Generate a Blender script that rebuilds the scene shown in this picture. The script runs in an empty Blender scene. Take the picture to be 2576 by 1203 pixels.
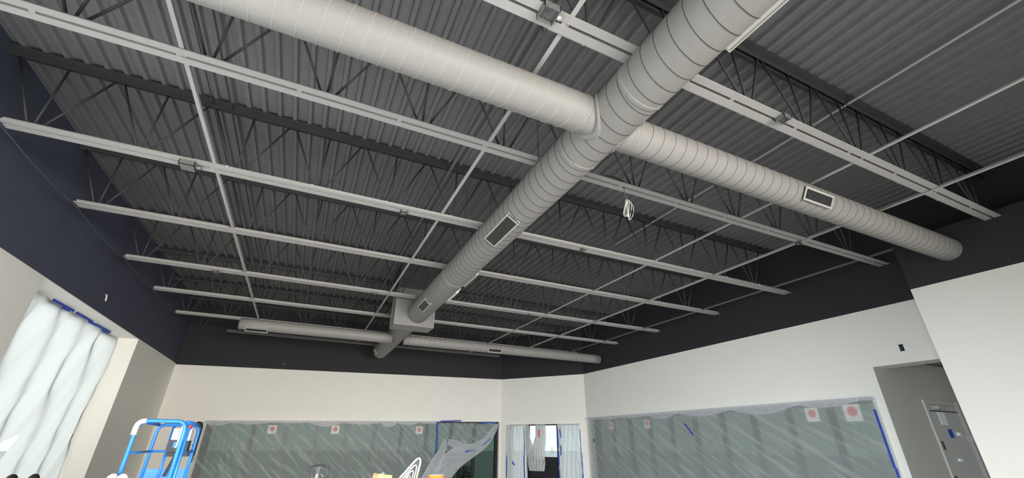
import bpy, bmesh, math, random
from mathutils import Vector, Matrix
random.seed(7)
S = 2.84                      # metres per layout unit; layout origin is the camera, 1.6 m above the floor
EYE = 1.6
def W(x, y, z): return Vector((x*S, y*S, z*S + EYE))
FLOOR = -EYE/S

# ------------------------------------------------------------------ camera
sc = bpy.context.scene
F = 1054.767; PIT = 0.450899; ROL = 0.008304; YAW = 0.437266
fw = Vector((math.sin(YAW)*math.cos(PIT), math.cos(YAW)*math.cos(PIT), math.sin(PIT)))
r0 = Vector((math.cos(YAW), -math.sin(YAW), 0)); u0 = r0.cross(fw)
rt = math.cos(ROL)*r0 + math.sin(ROL)*u0; up = -math.sin(ROL)*r0 + math.cos(ROL)*u0
cd = bpy.data.cameras.new('camera'); cam = bpy.data.objects.new('camera', cd)
sc.collection.objects.link(cam)
cam.matrix_world = Matrix(((rt.x, up.x, -fw.x, 0), (rt.y, up.y, -fw.y, 0), (rt.z, up.z, -fw.z, EYE), (0, 0, 0, 1)))
cd.sensor_fit = 'HORIZONTAL'; cd.sensor_width = 36; cd.lens = F*36/2576; cd.clip_start = .05; cd.clip_end = 400
sc.camera = cam

# ------------------------------------------------------------------ world, daylight
wd = bpy.data.worlds.new('sky'); sc.world = wd; wd.use_nodes = True
bg = wd.node_tree.nodes['Background']; bg.inputs[0].default_value = (.86, .97, 1.0, 1); bg.inputs[1].default_value = 1.4
def area(name, loc, rot, sx, sy, power, col):
    l = bpy.data.lights.new(name, 'AREA'); l.shape = 'RECTANGLE'; l.size = sx; l.size_y = sy; l.energy = power; l.color = col
    o = bpy.data.objects.new(name, l); sc.collection.objects.link(o); o.location = loc; o.rotation_euler = rot; return o
# daylight through the glazing behind the photographer (left wall and front wall)
l1 = area('daylight_left', W(-1.03, .15, -.08), (0, math.radians(-52), math.radians(38)), 2.4, 4.6, 820, (.86, .93, 1.0)); l1.data.spread = math.radians(118)
l2 = area('daylight_front', W(.9, -2.0, -.10), (math.radians(80), 0, math.radians(10)), 6.0, 2.2, 540, (1.0, .95, .89)); l2.data.spread = math.radians(90)
# daylight reaching the taped-over window from outside
area('daylight_window', W(-1.62, 3.0, .25), (0, math.radians(-80), 0), 3.6, 4.4, 55, (1.0, .99, .96))
sc.view_settings.view_transform = 'Standard'; sc.view_settings.look = 'None'
sc.view_settings.exposure = 0.0; sc.view_settings.gamma = 1; sc.view_settings.use_curve_mapping = False
sc.cycles.max_bounces = 9; sc.cycles.diffuse_bounces = 5; sc.cycles.transparent_max_bounces = 16
sc.cycles.sample_clamp_indirect = 6; sc.cycles.use_denoising = True

# ------------------------------------------------------------------ materials
def mat(name, col, rough=.6, metal=0, noise=0, nscale=30, bump=0, bscale=200, spec=.4):
    m = bpy.data.materials.new(name); m.use_nodes = True; nt = m.node_tree; b = nt.nodes['Principled BSDF']
    b.inputs['Base Color'].default_value = (*col, 1); b.inputs['Roughness'].default_value = rough
    b.inputs['Metallic'].default_value = metal; b.inputs['Specular IOR Level'].default_value = spec
    tc = nt.nodes.new('ShaderNodeTexCoord')
    if noise:
        n = nt.nodes.new('ShaderNodeTexNoise'); n.inputs['Scale'].default_value = nscale; n.inputs['Detail'].default_value = 4
        nt.links.new(tc.outputs['Object'], n.inputs['Vector'])
        r = nt.nodes.new('ShaderNodeMapRange'); r.inputs[3].default_value = 1-noise; r.inputs[4].default_value = 1+noise
        nt.links.new(n.outputs['Fac'], r.inputs[0])
        x = nt.nodes.new('ShaderNodeMix'); x.data_type = 'RGBA'; x.blend_type = 'MULTIPLY'; x.inputs[0].default_value = 1
        x.inputs[6].default_value = (*col, 1); nt.links.new(r.outputs[0], x.inputs[7]); nt.links.new(x.outputs[2], b.inputs['Base Color'])
    if bump:
        n2 = nt.nodes.new('ShaderNodeTexNoise'); n2.inputs['Scale'].default_value = bscale
        nt.links.new(tc.outputs['Object'], n2.inputs['Vector'])
        bp = nt.nodes.new('ShaderNodeBump'); bp.inputs['Strength'].default_value = bump; bp.inputs['Distance'].default_value = .004
        nt.links.new(n2.outputs['Fac'], bp.inputs['Height']); nt.links.new(bp.outputs[0], b.inputs['Normal'])
    return m
M = {}
M['wall'] = mat('cream_paint', (.83, .81, .745), .7, noise=.03, nscale=2, bump=.15)
M['dark_flare'] = mat('flare_blued_charcoal', (.062, .067, .100), .75, noise=.15, nscale=3, bump=.2)  # charcoal made lighter and bluer: lens flare and sky light put into the colour
M['dark'] = mat('charcoal_paint', (.023, .023, .026), .75, noise=.15, nscale=3, bump=.2)
M['hall'] = mat('taupe_paint', (.46, .44, .40), .7, noise=.03, nscale=3)
M['deck'] = mat('deck_paint', (.145, .143, .147), .6, noise=.16, nscale=14)
M['steel_dark'] = mat('charcoal_steel', (.045, .045, .048), .6, noise=.15, nscale=20)
M['steel_mid'] = mat('darkened_steel', (.16, .16, .155), .6)
M['chord'] = mat('pale_grey_steel', (.40, .388, .372), .6, noise=.06, nscale=12)  # paler grey than the webs and top chords
M['duct'] = mat('duct_paint', (.27, .258, .242), .55, noise=.06, nscale=25, bump=.15)
M['seam'] = mat('duct_seam', (.04, .04, .04), .7)
M['seam_light'] = mat('duct_seam_light', (.34, .33, .31), .45)
M['grille'] = mat('grille_paint', (.44, .43, .40), .5)
M['grille_white'] = mat('white_enamel', (.85, .85, .82), .4)
M['black'] = mat('black_paint', (.012, .012, .014), .4)
M['floor'] = mat('polished_concrete', (.33, .325, .31), .35, noise=.15, nscale=1.5)
M['frame'] = mat('bronze_aluminium', (.02, .02, .024), .35, metal=.3)
M['tape'] = mat('blue_tape', (.015, .06, .42), .6)
M['blue'] = mat('blue_enamel', (.035, .24, .72), .38, noise=.25, nscale=9)
M['pad'] = mat('pale_foam', (.55, .54, .50), .7, noise=.3, nscale=20)
M['grey'] = mat('grey_plastic', (.16, .16, .165), .5)
M['white'] = mat('white_plastic', (.80, .80, .77), .4)
M['red'] = mat('red_plastic', (.65, .06, .05), .5)
M['reddot'] = mat('red_print', (.72, .13, .10), .6)
M['yellow'] = mat('yellow_cardboard', (.80, .62, .22), .6)
M['orange'] = mat('orange_plastic', (.95, .32, .05), .5)
M['chrome'] = mat('black_chrome', (.06, .06, .065), .18, metal=.8)
M['galv'] = mat('galvanised', (.22, .215, .21), .45, metal=.3, noise=.2, nscale=40)
M['galv_bright'] = mat('bright_galvanised', (.75, .75, .73), .3, metal=.6)
M['wire'] = mat('white_cable', (.70, .69, .66), .5)
M['pavement'] = mat('pavement', (.48, .50, .48), .8, noise=.2, nscale=1)
M['louvre'] = mat('dark_louvre_paint', (.07, .07, .068), .5)
M['leaf'] = mat('leaf', (.05, .08, .03), .7, noise=.4, nscale=20)
M['facade'] = mat('facade_outside', (.30, .33, .31), .8, noise=.1, nscale=.6)
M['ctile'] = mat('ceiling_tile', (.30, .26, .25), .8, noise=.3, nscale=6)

def glass(name, tint, gl=.06, rough=.03):
    m = bpy.data.materials.new(name); m.use_nodes = True; nt = m.node_tree; nt.nodes.clear()
    o = nt.nodes.new('ShaderNodeOutputMaterial'); mx = nt.nodes.new('ShaderNodeMixShader'); t = nt.nodes.new('ShaderNodeBsdfTransparent')
    g = nt.nodes.new('ShaderNodeBsdfGlossy'); t.inputs[0].default_value = (*tint, 1); g.inputs['Roughness'].default_value = rough; mx.inputs[0].default_value = gl
    nt.links.new(t.outputs[0], mx.inputs[1]); nt.links.new(g.outputs[0], mx.inputs[2]); nt.links.new(mx.outputs[0], o.inputs[0]); return m
M['glass'] = glass('tinted_glass', (.27, .33, .30), .01, .35); M['glass_clear'] = glass('clear_glass', (.94, .95, .95))
def film(name, col, clear, transl=.5, folds=10., foldang=.8, rough=.5, bump=.3, stretch=9.):
    """polythene sheet: partly see-through, partly scattering, denser where it is creased edge-on"""
    m = bpy.data.materials.new(name); m.use_nodes = True; nt = m.node_tree; nt.nodes.clear(); N = nt.nodes.new; L = nt.links.new
    o = N('ShaderNodeOutputMaterial'); tc = N('ShaderNodeTexCoord'); mp = N('ShaderNodeMapping'); mp.vector_type = 'TEXTURE'
    mp.inputs['Rotation'].default_value = (0, 0, foldang); mp.inputs['Scale'].default_value = (stretch, 1, 1)
    n = N('ShaderNodeTexNoise'); n.inputs['Scale'].default_value = folds; n.inputs['Detail'].default_value = 1.5
    L(tc.outputs['UV'], mp.inputs[0]); L(mp.outputs[0], n.inputs['Vector'])
    bp = N('ShaderNodeBump'); bp.inputs['Strength'].default_value = bump; bp.inputs['Distance'].default_value = .03; L(n.outputs['Fac'], bp.inputs['Height'])
    tr = N('ShaderNodeBsdfTransparent'); tr.inputs[0].default_value = (.97, .98, .98, 1)
    d = N('ShaderNodeBsdfDiffuse'); d.inputs[0].default_value = (*col, 1); tl = N('ShaderNodeBsdfTranslucent'); tl.inputs[0].default_value = (*col, 1)
    g = N('ShaderNodeBsdfGlossy'); g.inputs['Roughness'].default_value = rough; g.inputs[0].default_value = (.9, .9, .9, 1)
    for s in (d, tl, g): L(bp.outputs[0], s.inputs['Normal'])
    a = N('ShaderNodeMixShader'); a.inputs[0].default_value = transl; L(d.outputs[0], a.inputs[1]); L(tl.outputs[0], a.inputs[2])
    b = N('ShaderNodeMixShader'); b.inputs[0].default_value = .06; L(a.outputs[0], b.inputs[1]); L(g.outputs[0], b.inputs[2])
    rp = N('ShaderNodeMapRange'); rp.inputs[1].default_value = .50; rp.inputs[2].default_value = .66; rp.inputs[3].default_value = clear; rp.inputs[4].default_value = clear*.55
    L(n.outputs['Fac'], rp.inputs[0])
    lw = N('ShaderNodeLayerWeight'); lw.inputs[0].default_value = .35
    mu = N('ShaderNodeMath'); mu.operation = 'MULTIPLY_ADD'; mu.inputs[1].default_value = -.45; L(lw.outputs['Facing'], mu.inputs[0]); L(rp.outputs[0], mu.inputs[2]); mu.use_clamp = True
    c = N('ShaderNodeMixShader'); L(mu.outputs[0], c.inputs[0]); L(b.outputs[0], c.inputs[1]); L(tr.outputs[0], c.inputs[2]); L(c.outputs[0], o.inputs[0]); return m
M['film'] = film('thin_polythene', (.62, .64, .63), .64, foldang=.75)
M['film_right'] = film('thin_polythene_right', (.70, .73, .72), .50, foldang=.7)
M['film_dense'] = film('bunched_polythene', (.74, .76, .80), .25, folds=14)
M['film_white'] = film('bright_polythene', (.82, .82, .80), .04, transl=.75, folds=4, foldang=-.9, bump=1.3, stretch=9.)

# ------------------------------------------------------------------ mesh helpers
C = sc.collection
def obj(name, bm, m, parent=None, smooth=False, kind=None):
    me = bpy.data.meshes.new(name); bm.normal_update(); bm.to_mesh(me); bm.free()
    for x in (m if isinstance(m, (list, tuple)) else [m]): me.materials.append(x)
    if smooth:
        for p in me.polygons: p.use_smooth = True
    o = bpy.data.objects.new(name, me); C.objects.link(o)
    if parent is not None: o.parent = parent; o.matrix_parent_inverse = parent.matrix_world.inverted() if False else Matrix.Translation(-Vector(parent.location))
    if kind: o['kind'] = kind
    return o
def thing(name, loc, label=None, cat=None, group=None, kind=None):
    o = bpy.data.objects.new(name, None); C.objects.link(o); o.location = loc; o.empty_display_size = .1
    tag(o, label, cat, group, kind); return o
def tag(o, label=None, cat=None, group=None, kind=None):
    if label: o['label'] = label
    if cat: o['category'] = cat
    if group: o['group'] = group
    if kind: o['kind'] = kind
    return o
def quadface(bm, vs, mi=0):
    f = bm.faces.new([bm.verts.new(v) for v in vs]); f.material_index = mi; return f
def box(bm, a, b, mi=0):
    """axis aligned box between two metric corners"""
    (x0, y0, z0), (x1, y1, z1) = a, b
    v = [bm.verts.new((x, y, z)) for x in (x0, x1) for y in (y0, y1) for z in (z0, z1)]
    for q in ((0, 1, 3, 2), (4, 6, 7, 5), (0, 4, 5, 1), (2, 3, 7, 6), (0, 2, 6, 4), (1, 5, 7, 3)):
        bm.faces.new([v[i] for i in q]).material_index = mi
def ubox(bm, a, b, mi=0): box(bm, W(*a), W(*b), mi)
def obox(bm, c, ax, ay, az, mi=0):
    """oriented box: centre, three half-extent vectors"""
    c, ax, ay, az = Vector(c), Vector(ax), Vector(ay), Vector(az)
    v = [bm.verts.new(c + i*ax + j*ay + k*az) for i in (-1, 1) for j in (-1, 1) for k in (-1, 1)]
    for q in ((0, 1, 3, 2), (4, 6, 7, 5), (0, 4, 5, 1), (2, 3, 7, 6), (0, 2, 6, 4), (1, 5, 7, 3)):
        bm.faces.new([v[i] for i in q]).material_index = mi
def prism(bm, pts, off, mi=0):
    """polygon of metric points extruded by vector off"""
    a = [bm.verts.new(p) for p in pts]; b = [bm.verts.new(Vector(p)+Vector(off)) for p in pts]; n = len(a)
    fs = [bm.faces.new(a), bm.faces.new(b[::-1])] + [bm.faces.new((a[i], b[i], b[(i+1) % n], a[(i+1) % n])) for i in range(n)]
    for f in fs: f.material_index = mi
def tube(bm, pts, r, seg=8, closed=False, cap=True, sy=1.0):
    pts = [Vector(p) for p in pts]; n = len(pts); rings = []; prev = None
    for i, p in enumerate(pts):
        if closed: t = pts[(i+1) % n]-pts[i-1]
        else: t = pts[min(i+1, n-1)]-pts[max(i-1, 0)]
        t.normalize()
        if prev is None:
            u = t.cross(Vector((0, 0, 1)));
            if u.length < .1: u = t.cross(Vector((0, 1, 0)))
        else: u = prev - t*prev.dot(t)
        u.normalize(); prev = u; v = t.cross(u); rr = r[i] if isinstance(r, (list, tuple)) else r
        rings.append([bm.verts.new(p + rr*(math.cos(2*math.pi*k/seg)*u + sy*math.sin(2*math.pi*k/seg)*v)) for k in range(seg)])
    for i in range(n if closed else n-1):
        a, b = rings[i], rings[(i+1) % n]
        for k in range(seg): bm.faces.new((a[k], a[(k+1) % seg], b[(k+1) % seg], b[k]))
    if cap and not closed: bm.faces.new(rings[0][::-1]); bm.faces.new(rings[-1])
def rounded(pts, r, seg=5):
    """polyline with rounded inner corners"""
    out = [Vector(pts[0])]
    for i in range(1, len(pts)-1):
        p, a, b = Vector(pts[i]), Vector(pts[i-1]), Vector(pts[i+1]); da = (a-p).normalized()*r; db = (b-p).normalized()*r
        for k in range(seg+1):
            t = k/seg; out.append((p+da)*(1-t)**2 + p*2*t*(1-t) + (p+db)*t*t)
    out.append(Vector(pts[-1])); return out
def sheet(bm, o, u, v, nu, nv, disp, uvs=(1, 1), nrm=None):
    """grid from o spanning u and v, pushed along the normal by disp(s,t) in metres"""
    o, u, v = Vector(o), Vector(u), Vector(v); n = nrm or u.cross(v).normalized(); uvl = bm.loops.layers.uv.verify(); g = []
    for j in range(nv+1):
        g.append([])
        for i in range(nu+1):
            s, t = i/nu, j/nv; d = disp(s, t); dd = d if isinstance(d, Vector) else n*d
            g[-1].append((bm.verts.new(o+u*s+v*t+dd), (s*uvs[0], t*uvs[1])))
    for j in range(nv):
        for i in range(nu):
            q = (g[j][i], g[j][i+1], g[j+1][i+1], g[j+1][i]); f = bm.faces.new([x[0] for x in q])
            for l, x in zip(f.loops, q): l[uvl].uv = x[1]

# ------------------------------------------------------------------ layout constants (units of S)
KL = 1.079                        # left and back wall were measured at unit distance; this is their true scale
XL, XR, XN, YB, YF = -1.0, 2.705, 2.515, 4.44, -2.1
XU, YU = XL*KL, YB*KL
def scale(k):
    global S, FLOOR, TOP
    S = 2.84*k; FLOOR = -EYE/S; TOP = 1.20/k
ZD, ZC = 1.155, .873            # underside of deck ribs, underside of joists
YN = .91                          # end of the near right wall
DG0, DG1 = (1.963*KL, YU), (XR, 3.934)  # diagonal corner wall
TOP = 1.20

# ------------------------------------------------------------------ room shell
bm = bmesh.new(); ubox(bm, (-1.4, -2.3, FLOOR-.03), (4.2, 5.1, FLOOR)); obj('floor', bm, M['floor'], kind='structure')
bm = bmesh.new(); ubox(bm, (-1.3, -2.3, TOP), (4.2, 5.1, TOP+.03)); ceiling = obj('ceiling', bm, M['dark'], kind='structure')

scale(KL)
# left wall, opening y 2.17..3.41 up to the paint line, thickness .125
bm = bmesh.new(); T = .14
def lw(y0, y1, z0, z1, mi): ubox(bm, (XL-T, y0, z0), (XL, y1, z1), mi)
PL = .565; Y0, Y1 = 2.178, 3.408; SILL = -.40
lw(YF, -1.25, FLOOR, PL, 0); lw(-1.25, 1.05, .42, PL, 0); lw(-1.25, 1.05, FLOOR, -.50, 0); lw(1.05, Y0, FLOOR, PL, 0)
lw(Y0, Y1, FLOOR, SILL, 0); lw(Y1, YB+.12, FLOOR, PL, 0)
# paint continues up to the slab in charcoal; the head of the opening is painted cream underneath
ubox(bm, (XL-T, YF, PL+.004), (XL, YB+.12, TOP), 1)
ubox(bm, (XL-T, YF, PL), (XL-.0005, YB+.12, PL+.004), 0)
obj('wall_left', bm, [M['wall'], M['dark_flare']], kind='structure')

# back wall with a window opening whose head rises slightly to the right
def lin(x, x0, z0, x1, z1): return z0+(z1-z0)*(x-x0)/(x1-x0)
BQ = 1.963
pz = lambda x: lin(x, XL, .560, BQ, .6214)
hz = lambda x: lin(x, -.68, .135, 1.944, .190)
bm = bmesh.new(); off = Vector((0, .12*S, 0))
BX0, BX1 = -.66, 1.945
def bw(pts, mi=0): prism(bm, [W(x, YB, z) for x, z in pts], off, mi)
bw([(XL, FLOOR), (BX0, FLOOR), (BX0, pz(BX0)), (XL, pz(XL))]); bw([(BX1, FLOOR), (BQ, FLOOR), (BQ, pz(BQ)), (BX1, pz(BX1))])
bw([(BX0, hz(BX0)), (BX1, hz(BX1)), (BX1, pz(BX1)), (BX0, pz(BX0))]); bw([(BX0, FLOOR), (BX1, FLOOR), (BX1, -.45), (BX0, -.45)])
bw([(XL-T, pz(XL)), (BQ, pz(BQ)), (BQ, TOP), (XL-T, TOP)], 1)
obj('wall_back', bm, [M['wall'], M['dark']], kind='structure')

scale(1)
# diagonal wall with the entrance
dv = Vector((DG1[0]-DG0[0], DG1[1]-DG0[1], 0)); DL = dv.length; du = dv/DL; dn = Vector((-du.y, du.x, 0))  # dn points outdoors
def D(s, z, off=0.0):   # s along the diagonal wall in units
    return W(DG0[0]+du.x*s+dn.x*off, DG0[1]+du.y*s+dn.y*off, z)
dpz = lambda s: lin(s, 0, .6705, DL, .6655); dhz = lambda s: lin(s, .09*DL, .174, .93*DL, .176)
DS0, DS1 = .095*DL, .925*DL
bm = bmesh.new()
def dw(pts, mi=0): prism(bm, [D(s, z) for s, z in pts], dn*.12*S, mi)
dw([(0, FLOOR), (DS0, FLOOR), (DS0, dpz(DS0)), (0, dpz(0))]); dw([(DS1, FLOOR), (DL, FLOOR), (DL, dpz(DL)), (DS1, dpz(DS1))])
dw([(DS0, dhz(DS0)), (DS1, dhz(DS1)), (DS1, dpz(DS1)), (DS0, dpz(DS0))]); dw([(0, dpz(0)), (DL, dpz(DL)), (DL, TOP), (0, TOP)], 1)
obj('wall_corner', bm, [M['wall'], M['dark']], kind='structure')

# right wall (far part), window opening y 1.32..3.83, hall opening y .6..1.265
bm = bmesh.new(); PR = .6655
def rw(y0, y1, z0, z1, mi=0): ubox(bm, (XR, y0, z0), (XR+.12, y1, z1), mi)
RW0, RW1, RH, HH = 1.315, 3.855, .220, .371
rw(RW1, DG1[1]+.0, FLOOR, PR); rw(RW0, RW1, RH, PR); rw(RW0, RW1, FLOOR, -.45); rw(1.262, RW0, FLOOR, PR)
rw(.55, 1.262, HH, PR); rw(-2.2, 3.934, PR, TOP, 1)
obj('wall_right', bm, [M['wall'], M['dark']], kind='structure')
bm = bmesh.new(); ubox(bm, (XN, YF, FLOOR), (XR-.002, YN, PR), 0); ubox(bm, (XN, YF, PR), (XR-.002, YN, .905), 1)
obj('wall_right_near', bm, [M['wall'], M['dark']], kind='structure')
# front wall behind the photographer
bm = bmesh.new()
for a, b in (((-1.22, FLOOR), (-.75, TOP)), ((2.1, FLOOR), (2.7, TOP)), ((-.75, .46), (2.1, TOP)), ((-.75, FLOOR), (2.1, -.50))):
    ubox(bm, (a[0], YF-.12, a[1]), (b[0], YF, b[1]))
obj('wall_front', bm, M['wall'], kind='structure')
# side hall
bm = bmesh.new(); ubox(bm, (XR+.001, 1.2605, FLOOR), (4.1, 1.30, .60)); obj('wall_hall', bm, M['hall'], kind='structure')
bm = bmesh.new(); ubox(bm, (4.05, -.2, FLOOR), (4.1, 1.265, .60)); obj('wall_hall_end', bm, M['hall'], kind='structure')
hc = thing('ceiling_hall', W(2.8, .4, .428), kind='structure')
for i in range(5):
    for j in range(4):
        x0 = 2.80+i*.2; y0 = .46+j*.2
        bm = bmesh.new(); ubox(bm, (x0+.004, y0+.004, .430), (x0+.196, y0+.196, .437)); obj('ceiling_tile', bm, M['ctile'], hc)
bm = bmesh.new()
for i in range(6): ubox(bm, (2.797+i*.2, .46, .427), (2.803+i*.2, 1.264, .431))
for j in range(5): ubox(bm, (2.80, .457+j*.2, .427), (3.8, .463+j*.2, .431))
obj('grid_rail', bm, M['steel_dark'], hc)

# ------------------------------------------------------------------ roof deck: fluted sheets, six ribs each
def deck_panel(x0, n, y0, y1, p=.0537):
    bm = bmesh.new(); prof = []
    for k in range(n):
        b = x0+k*p
        prof += [(b+.002, ZD+.0140), (b+.0305, ZD+.0140), (b+.0350, ZD), (b+.0480, ZD), (b+.0525, ZD+.0140)]
    prof.append((x0+n*p+.0012, ZD+.0140))
    lo = [[bm.verts.new(W(x, y, z)) for x, z in prof] for y in (y0, y1)]
    up_ = [[bm.verts.new(W(x, y, z+.0012)) for x, z in prof] for y in (y0, y1)]
    for i in range(len(prof)-1):
        bm.faces.new((lo[0][i], lo[0][i+1], lo[1][i+1], lo[1][i])); bm.faces.new((up_[0][i], up_[1][i], up_[1][i+1], up_[0][i+1]))
    # interlocking side lap hanging below the edge
    ubox(bm, (x0+.015, y0, ZD+.0126), (x0+.0162, y1, ZD+.0142))
    return bm
x = -1.085; i = 0
while x < XR+.0:
    for (a, b) in ((YF, -.55), (-.55, 1.58), (1.58, 3.32), (3.32, YU+.02)):
        obj('deck_panel', deck_panel(x, 6, a, b-.001), M['deck'], ceiling)
    x += 6*.0537; i += 1

# ------------------------------------------------------------------ steel bar joists
def lprof(bm, x0, x1, y, z, w, h, t, gap, inv):
    """pair of angles back to back; inv: legs hang down (top chord)"""
    for s in (-1, 1):
        a, b = sorted((y+s*gap, y+s*(gap+w))); c, d = sorted((y+s*gap, y+s*(gap+t)))
        if not inv: ubox(bm, (x0, a, z), (x1, b, z+t)); ubox(bm, (x0, c, z+t), (x1, d, z+h))
        else: ubox(bm, (x0, a, z-t), (x1, b, z)); ubox(bm, (x0, c, z-h), (x1, d, z-t))
rodmesh = {}
def rod(kind, parent, y, xa, za, xb, zb):
    """web member; meshes are shared between equal members"""
    key = kind
    if key not in rodmesh:
        bm = bmesh.new(); tube(bm, [Vector((0, 0, za*S)), Vector(((xb-xa)*S, 0, zb*S))], .0036*S, 8)
        me = bpy.data.meshes.new('web_rod'); bm.to_mesh(me); bm.free(); me.materials.append(M['steel_dark']); rodmesh[key] = me
        for p in me.polygons: p.use_smooth = True
    o = bpy.data.objects.new('web_rod', rodmesh[key]); C.objects.link(o); o.parent = parent
    o.location = Vector((xa*S-parent.location.x, 0, EYE-parent.location.z)); return o
JY = [.547, 1.041, 1.585, 2.130, 2.755, 3.325, 3.945, 4.49]
JN = ['steel bar joist nearest the camera, crossing above the main duct by its branches',
      'long pale bar joist just beyond the two near duct branches',
      'bar joist carrying a conduit and square boxes, third from the camera',
      'fourth bar joist from the camera, left end low on the dark left wall',
      'fifth bar joist from the camera, with one small box at its left part',
      'sixth bar joist from the camera, passing the front of the square plenum box',
      'bar joist over the far cross duct, seventh from the camera',
      'last bar joist, tight against the dark back wall']
JX = [(-1, XN), (-1, XR), (-1, XR), (-1, XR), (-1, XR), (-1, XR), (-1, XR-.06), (-.72, 1.95)]
for j, y in enumerate(JY):
    x0, x1 = JX[j]; t = thing('bar_joist', W(x0, y, ZC), JN[j], 'joist', 'roof joists')
    bm = bmesh.new(); lprof(bm, x0, x1, y, ZC, .0215, .020, .0028, .0042, False)
    obj('bottom_chord', bm, M['chord' if j < 7 else 'steel_mid'], t)
    k = 0
    while True:
        xx = -.655-.277*1+.1385*k - .069
        if xx > x1-.05: break
        if xx > x0+.03:
            if 'spacer' not in rodmesh:
                bm = bmesh.new(); box(bm, (-.006*S, -.0042*S, .001*S), (.006*S, .0042*S, .005*S)); me = bpy.data.meshes.new('spacer'); bm.to_mesh(me); bm.free(); me.materials.append(M['chord']); rodmesh['spacer'] = me
            o = bpy.data.objects.new('spacer', rodmesh['spacer']); C.objects.link(o); o.parent = t; o.location = ((xx-x0)*S, 0, 0)
        k += 2
    bm = bmesh.new(); lprof(bm, XU, x1 if j > 5 else XR, y, ZD-.0005, .0255, .024, .003, .0045, True); obj('top_chord', bm, M['steel_dark'], t)
    k = 0
    while True:
        xn = -.655-.277+.277*k
        if xn > x1-.04: break
        if xn-.1385 > XU and (j < 7 or xn-.1385 > x0): rod('d1', t, y, xn-.012, ZC+.010, xn-.130, ZD-.012)
        rod('v', t, y, xn, ZC+.010, xn+.002, ZD-.012)
        if xn+.1385 < XR: rod('d2', t, y, xn+.016, ZC+.010, xn+.132, ZD-.012)
        k += 1

# bridging angles across the joists
def bridging(x, z, y0, y1, w, label, m, up_=True):
    bm = bmesh.new(); t = .0022
    ubox(bm, (x-w/2, y0, z), (x+w/2, y1, z+t)); ubox(bm, (x+w/2-t, y0, z+t if up_ else z-w), (x+w/2, y1, z+w if up_ else z))
    return tag(obj('bridging_angle', bm, m), label, 'brace', 'bridging angles')
BZ = ZC+.0035
bridging(-.437, BZ, YF, 4.40, .0105, 'pale bridging angle nearest the left wall, running away from camera under the deck', M['chord'])
bridging(.392, BZ, -.6, 4.40, .0120, 'pale bridging angle just left of the main duct, passing beside the plenum box', M['chord'])
bridging(1.570, BZ, YF, 4.40, .011, 'bridging angle right of the main duct, left one of the two pale lines there', M['chord'])
bridging(2.012, ZC-.004, YF, 4.30, .013, 'long bridging angle crossing under the joists towards the upper right corner', M['chord'])
bridging(2.530, BZ+.001, -.6, 3.98, .011, 'shade-toned bridging angle close to the far right wall between joist ends', M['steel_mid'])  # shade by the wall is put into its darker steel colour
bridging(1.615, ZD-.024, -.6, 1.9, .009, 'short high bridging angle close to the deck at upper right', M['chord'])
bridging(.421, ZD-.024, -.6, 3.6, .013, 'high bridging angle under the deck left of the main duct', M['deck'])
for (x, z, r, m, lab) in ((-.515, ZD-.014, .0022, M['steel_dark'], 'thin dark rod under the deck near the left bridging angle'),
                          (-.453, ZD-.020, .0030, M['steel_dark'], 'dark conduit pipe under the deck at left, parallel to the flutes')):
    bm = bmesh.new(); tube(bm, [W(x, YF, z), W(x, 4.40, z)], r*S, 8); tag(obj('conduit', bm, m, smooth=True), lab, 'pipe')

# ------------------------------------------------------------------ ducts
def duct_xf(axis, c0, c1):
    """returns f(a, phi, r) -> metric point. a along the axis; phi 0 = down, + away from the low side"""
    if axis == 'y': return lambda a, phi, r: W(c0+r*math.sin(phi), a, c1-r*math.cos(phi))
    return lambda a, phi, r: W(a, c0+r*math.sin(phi), c1-r*math.cos(phi))
def duct_body(f, a0, a1, r, m, parent, n=64, cap=False, name='duct_tube'):
    bm = bmesh.new(); k = max(2, int(abs(a1-a0)/.1)); R = []
    for i in range(k+1):
        a = a0+(a1-a0)*i/k; R.append([bm.verts.new(f(a, 2*math.pi*q/n, r)) for q in range(n)])
    for i in range(k):
        for q in range(n): bm.faces.new((R[i][q], R[i][(q+1) % n], R[i+1][(q+1) % n], R[i+1][q]))
    if cap == 'dome':
        last = R[-1]; sgn = 1 if a1 > a0 else -1
        for s in range(1, 6):
            t = s/6*math.pi/2; ring = [bm.verts.new(f(a1+sgn*r*.30*math.sin(t), 2*math.pi*q/n, r*math.cos(t))) for q in range(n)]
            for q in range(n): bm.faces.new((last[q], last[(q+1) % n], ring[(q+1) % n], ring[q]))
            last = ring
        bm.faces.new(last)
    elif cap: bm.faces.new(R[-1]); bm.faces.new(R[0][::-1])
    return obj(name, bm, m, parent, smooth=True)
def spiral(f, a0, a1, r, m, parent, rr, pitch=.0424, seg=30, name='spiral_seam', hand=1, skip=()):
    bm = bmesh.new(); n = int((a1-a0)/pitch*seg); prev = None
    for i in range(n+1):
        a = a0+pitch*i/seg; ph = 2*math.pi*i/seg*hand
        ring = [bm.verts.new(f(a+da*rr, ph, r+dr*rr)) for da, dr in ((-1.1, -.3), (-.6, .9), (.6, .9), (1.1, -.3))]
        if prev and not any(s0 < a < s1 for s0, s1 in skip):
            for q in range(3): bm.faces.new((prev[q], prev[q+1], ring[q+1], ring[q]))
        prev = ring
    return obj(name, bm, m, parent, smooth=True)
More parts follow.
